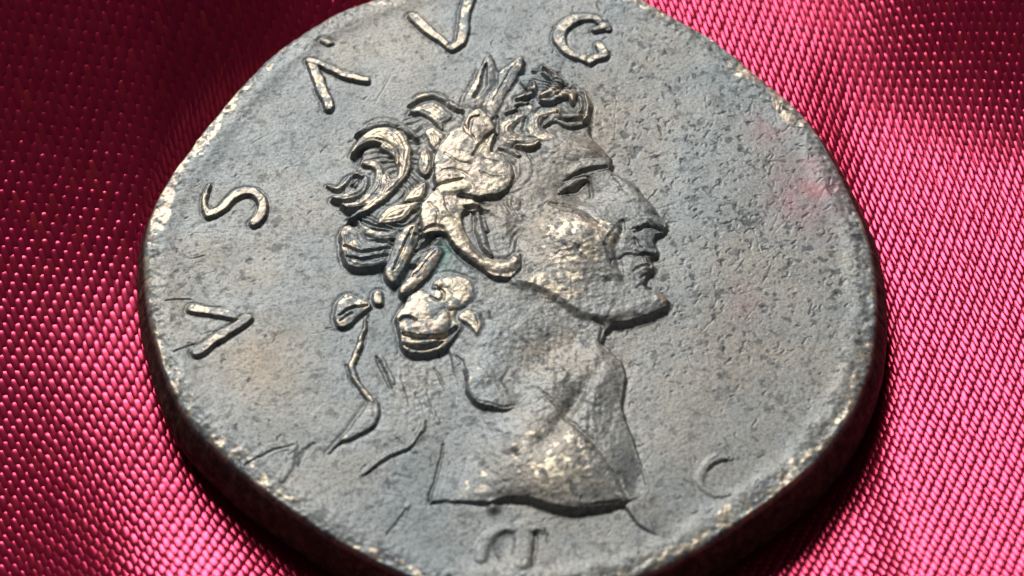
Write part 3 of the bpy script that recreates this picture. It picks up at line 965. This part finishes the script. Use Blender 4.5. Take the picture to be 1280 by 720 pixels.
coin = bpy.data.objects.new("coin", None)
scene.collection.objects.link(coin)
coin.empty_display_size = 0.01
coin["label"] = "worn grey bronze coin with a laureate head in profile, lying on crimson satin"
coin["category"] = "coin"
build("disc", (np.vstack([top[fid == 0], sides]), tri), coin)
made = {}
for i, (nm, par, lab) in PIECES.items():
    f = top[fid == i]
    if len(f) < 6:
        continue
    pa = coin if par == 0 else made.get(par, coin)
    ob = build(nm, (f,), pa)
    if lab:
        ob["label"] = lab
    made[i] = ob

# ------------------------------------------------------------------ satin
# tilt of the cloth towards the back of the scene (degrees) at photograph pixels; integrated into a height
ctrl = [(-200, -200, -2), (0, 0, -4), (200, 0, -4), (400, -20, -1), (0, 150, -4.5), (150, 150, -4), (0, 290, -1.5), (150, 290, -1), (0, 400, 2.5), (165, 400, 7),
        (0, 480, 1.5), (150, 480, 5), (0, 560, 1), (0, 650, 0), (100, 650, 2.5), (210, 600, 6), (270, 700, 9), (0, 800, 2), (-250, 400, 4), (-250, 700, 2), (300, 900, 8),
        (640, 300, 4), (640, 850, 6),
        (720, -60, 9), (800, -40, 9), (900, 20, 10), (980, 60, 9), (1050, 20, 5), (1200, 0, -4), (1280, 60, -5), (1150, 90, -1), (1280, 130, -2), (1150, 170, 8),
        (1280, 200, 6), (1080, 200, 11), (1150, 280, 13), (1280, 300, 13), (1130, 400, 12), (1280, 400, 11), (1180, 500, 8.5), (1280, 500, 8),
        (1100, 600, 8.5), (1200, 600, 8.5), (1280, 650, 9), (1000, 720, 8), (1150, 720, 9), (1280, 800, 8), (1500, 100, -3), (1500, 400, 8), (1500, 700, 8), (700, -250, 4), (1200, -200, -3)]
cx = unproj([c[0] for c in ctrl], [c[1] for c in ctrl], 0.0)
cs = np.array([c[2] for c in ctrl], float)


def tilt(x, y):
    d2 = (x[..., None] - cx[:, 0]) ** 2 + (y[..., None] - cx[:, 1]) ** 2
    w = np.exp(-d2 / (2 * 3.0 ** 2)) + 1e-3 / (1 + d2)
    return (w * cs).sum(-1) / w.sum(-1)


CR = 0.25
cgx = np.arange(-48, 48.01, CR)
cgy = np.arange(-38, 48.01, CR)
CX, CY = np.meshgrid(cgx, cgy)
TL = tilt(CX, CY)
TP = np.minimum(TL - 8.0, 0) * 2.4 + np.clip(6 - 0.15 * CY, 1, 10)
S = -np.tan(np.radians(TP))
inr = (np.hypot(CX - cen[0], CY - cen[1]) < np.interp(np.arctan2(CY - cen[1], CX - cen[0]), tt, er))
S = np.where(inr, 0, S)
CZ = np.cumsum(S, 0) * CR
j0 = int(np.argmin(abs(cgy - cen[1])))
CZ -= CZ[j0:j0 + 1]
CZ += 0.15 * np.logaddexp(0, (CX - 17.5) / 1.2) * 1.2
CZ += 0.05 * np.logaddexp(0, (-CX - 18) / 1.2) * 1.2
for _ in range(30):
    Pd = np.pad(CZ, 1, mode="edge")
    CZ = (Pd[1:-1, :-2] + Pd[1:-1, 2:] + 2 * CZ + Pd[:-2, 1:-1] + Pd[2:, 1:-1]) / 6
dE = np.hypot(CX - cen[0], CY - cen[1]) - np.interp(np.arctan2(CY - cen[1], CX - cen[0]), tt, er)
under = 1 / (1 + np.exp((dE - 0.2) / 0.35))
CZ = CZ * (1 - under) + (-0.12) * under


def cloth_z(x, y):
    fx = np.clip((x - cgx[0]) / CR, 0, len(cgx) - 1.001)
    fy = np.clip((y - cgy[0]) / CR, 0, len(cgy) - 1.001)
    i = fx.astype(int); j = fy.astype(int)
    u = fx - i; v = fy - j
    return CZ[j, i] * (1 - u) * (1 - v) + CZ[j, i + 1] * u * (1 - v) + CZ[j + 1, i] * (1 - u) * v + CZ[j + 1, i + 1] * u * v


msat = bpy.data.materials.new("crimson_satin_thread")
nt, N, L, B = nodes_of(msat)
tc = N.new("ShaderNodeTexCoord")
nz = noise(N, L, tc.outputs["Object"], 900, 2, 0.5)
tone = attr(N, "tone")
c1 = ramp(N, L, nz, [(0.3, (0.125, 0.001, 0.013)), (0.7, (0.17, 0.0025, 0.022))])
c2 = mix(N, L, tone, c1, (0.25, 0.02, 0.015))
L.new(c2, B.inputs["Base Color"])
B.inputs["Metallic"].default_value = 0.0
B.inputs["IOR"].default_value = 3.1
B.inputs["Roughness"].default_value = 0.25
B.inputs["Specular Tint"].default_value = (1.0, 0.085, 0.19, 1)
mbase = bpy.data.materials.new("crimson_satin_ground")
nt, N, L, B = nodes_of(mbase)
tc = N.new("ShaderNodeTexCoord")
nz = noise(N, L, tc.outputs["Object"], 1500, 2, 0.5)
L.new(ramp(N, L, nz, [(0.3, (0.15, 0.0015, 0.018)), (0.7, (0.21, 0.003, 0.028))]), B.inputs["Base Color"])
B.inputs["IOR"].default_value = 2.2
B.inputs["Roughness"].default_value = 0.35
B.inputs["Specular Tint"].default_value = (1.0, 0.03, 0.12, 1)


def grid_mesh(name, X, Y, Z, m):
    h, w = X.shape
    ii = np.arange(h * w).reshape(h, w)
    f = np.stack([ii[:-1, :-1], ii[:-1, 1:], ii[1:, 1:], ii[1:, :-1]], -1).reshape(-1, 4)
    me = bpy.data.meshes.new(name)
    me.vertices.add(h * w)
    me.vertices.foreach_set("co", (np.stack([X, Y, Z], -1).reshape(-1, 3) * MM).astype(np.float32).ravel())
    me.loops.add(len(f) * 4)
    me.loops.foreach_set("vertex_index", f.ravel().astype(np.int32))
    me.polygons.add(len(f))
    me.polygons.foreach_set("loop_start", (np.arange(len(f)) * 4).astype(np.int32))
    me.update(calc_edges=True)
    me.shade_smooth()
    me.materials.append(m)
    ob = bpy.data.objects.new(name, me)
    scene.collection.objects.link(ob)
    return ob


cloth = grid_mesh("satin_cloth", CX, CY, CZ - 0.065, mbase)
cloth["kind"] = "structure"
cloth["label"] = "crimson satin cloth in soft folds under the coin"

# the weave: a lattice of floats fitted to the pitch of the photograph
samples = [((80, 650), (16.5, -1.0), (-4.8, 9.3)), ((80, 400), (15.5, 0.4), (-5.6, 8.5)), ((80, 45), (14.6, 1.2), (-5.0, 8.2)),
           ((1200, 45), (12.1, 2.1), (-2.3, 9.8)), ((1090, 80), (11.0, 3.1), (-2.2, 9.4)), ((1200, 600), (12.5, 1.2), (-3.8, 7.2)),
           ((640, 300), (13.6, 1.2), (-3.9, 8.6)), ((640, 0), (13, 1.8), (-3.8, 8.8)), ((640, 650), (14.2, 0.4), (-4.4, 8.4))]
# P(i, j) = p0 + quadratic in lattice coordinates; found by a few rounds of least squares
co = np.zeros((6, 2))
co[0] = (640, 360); co[1] = (13.5, 1.2); co[2] = (-4, 8.6)
basis = lambda i, j: np.stack([np.ones_like(i), i, j, i * i, i * j, j * j], -1)
for it in range(25):
    rows, rhs = [], []
    for (sx, sy), a, b in samples:
        i = j = 0.0
        for _ in range(30):
            p = basis(np.array(i), np.array(j)) @ co
            Ji = co[1] + 2 * co[3] * i + co[4] * j
            Jj = co[2] + co[4] * i + 2 * co[5] * j
            M = np.array([Ji, Jj]).T
            d = np.linalg.solve(M, np.array([sx, sy]) - p)
            i += d[0] * 0.7; j += d[1] * 0.7
        rows.append([0, 1, 0, 2 * i, j, 0]); rhs.append(a)
        rows.append([0, 0, 1, 0, i, 2 * j]); rhs.append(b)
    sol = np.linalg.lstsq(np.array(rows)[:, 1:], np.array(rhs), rcond=None)[0]
    co[1:] = 0.5 * co[1:] + 0.5 * sol
ii, jj = np.meshgrid(np.arange(-95, 96), np.arange(-95, 96))
ii = ii.ravel().astype(float); jj = jj.ravel().astype(float)
pp = basis(ii, jj) @ co
Ji = co[1] + 2 * co[3] * ii[:, None] + co[4] * jj[:, None]
Jj = co[2] + co[4] * ii[:, None] + 2 * co[5] * jj[:, None]
rep = Ji + 2 * Jj
area_ = np.abs(Ji[:, 0] * Jj[:, 1] - Ji[:, 1] * Jj[:, 0])
keep = (pp[:, 0] > -110) & (pp[:, 0] < 1390) & (pp[:, 1] > -90) & (pp[:, 1] < 830) & (area_ > 60) & (Ji[:, 0] > 6)
pp, rep, area_ = pp[keep], rep[keep], area_[keep]
c0 = unproj(pp[:, 0], pp[:, 1], 0.0)
c1_ = unproj(pp[:, 0] + rep[:, 0], pp[:, 1] + rep[:, 1], 0.0)
dv = c1_ - c0
de = np.interp(np.arctan2(c0[:, 1] - cen[1], c0[:, 0] - cen[0]), tt, er) - np.hypot(c0[:, 0] - cen[0], c0[:, 1] - cen[1])
m = de < 2.0
c0, dv = c0[m], dv[m]
rl = np.hypot(dv[:, 0], dv[:, 1])
pit = area_[m] * PXMM ** 2 / 0.8 / rl
du = dv / rl[:, None]
dn = np.stack([-du[:, 1], du[:, 0]], 1)
nf = len(c0)
print("floats", nf)
NSG, NCS = 9, 6
sg = np.linspace(-1, 1, NSG)
th = np.linspace(-1, 1, NCS)
r2 = np.random.default_rng(17)
c0 = c0 + r2.normal(0, 0.012, c0.shape)
lenf = 0.70 * rl * r2.uniform(0.94, 1.08, nf)
widf = 0.68 * pit * r2.uniform(0.86, 1.12, nf)
hf = 0.05 * r2.uniform(0.75, 1.2, nf)
skew = r2.normal(0, 0.03, nf)
Vf = np.zeros((nf, NSG, NCS, 3))
for a in range(NSG):
    s = sg[a]
    wprof = (1 - 0.72 * abs(s) ** 2.2)
    zprof = 1 - 2.0 * abs(s) ** 5
    for b in range(NCS):
        off = -th[b]
        up = 1 - th[b] ** 2
        x = c0[:, 0] + du[:, 0] * lenf * s + dn[:, 0] * (widf * wprof * off + skew * s)
        y = c0[:, 1] + du[:, 1] * lenf * s + dn[:, 1] * (widf * wprof * off + skew * s)
        Vf[:, a, b, 0] = x
        Vf[:, a, b, 1] = y
        Vf[:, a, b, 2] = cloth_z(x, y) - 0.10 + hf * zprof + 0.03 * up * wprof
fidx = np.arange(NSG * NCS).reshape(NSG, NCS)
fq = np.stack([fidx[:-1, :-1], fidx[1:, :-1], fidx[1:, 1:], fidx[:-1, 1:]], -1).reshape(-1, 4)
F = (fq[None] + (np.arange(nf) * NSG * NCS)[:, None, None]).reshape(-1, 4)
me = bpy.data.meshes.new("satin_threads")
nv = nf * NSG * NCS
me.vertices.add(nv)
me.vertices.foreach_set("co", (Vf.reshape(-1, 3) * MM).astype(np.float32).ravel())
me.loops.add(len(F) * 4)
me.loops.foreach_set("vertex_index", F.ravel().astype(np.int32))
me.polygons.add(len(F))
me.polygons.foreach_set("loop_start", (np.arange(len(F)) * 4).astype(np.int32))
me.update(calc_edges=True)
me.shade_smooth()
at = me.attributes.new("tone", "FLOAT", "POINT")
tn = np.clip(r2.exponential(0.10, nf), 0, 0.8)
at.data.foreach_set("value", np.repeat(tn, NSG * NCS).astype(np.float32))
me.materials.append(msat)
thr = bpy.data.objects.new("satin_threads", me)
scene.collection.objects.link(thr)
thr.parent = cloth
thr["kind"] = "stuff"
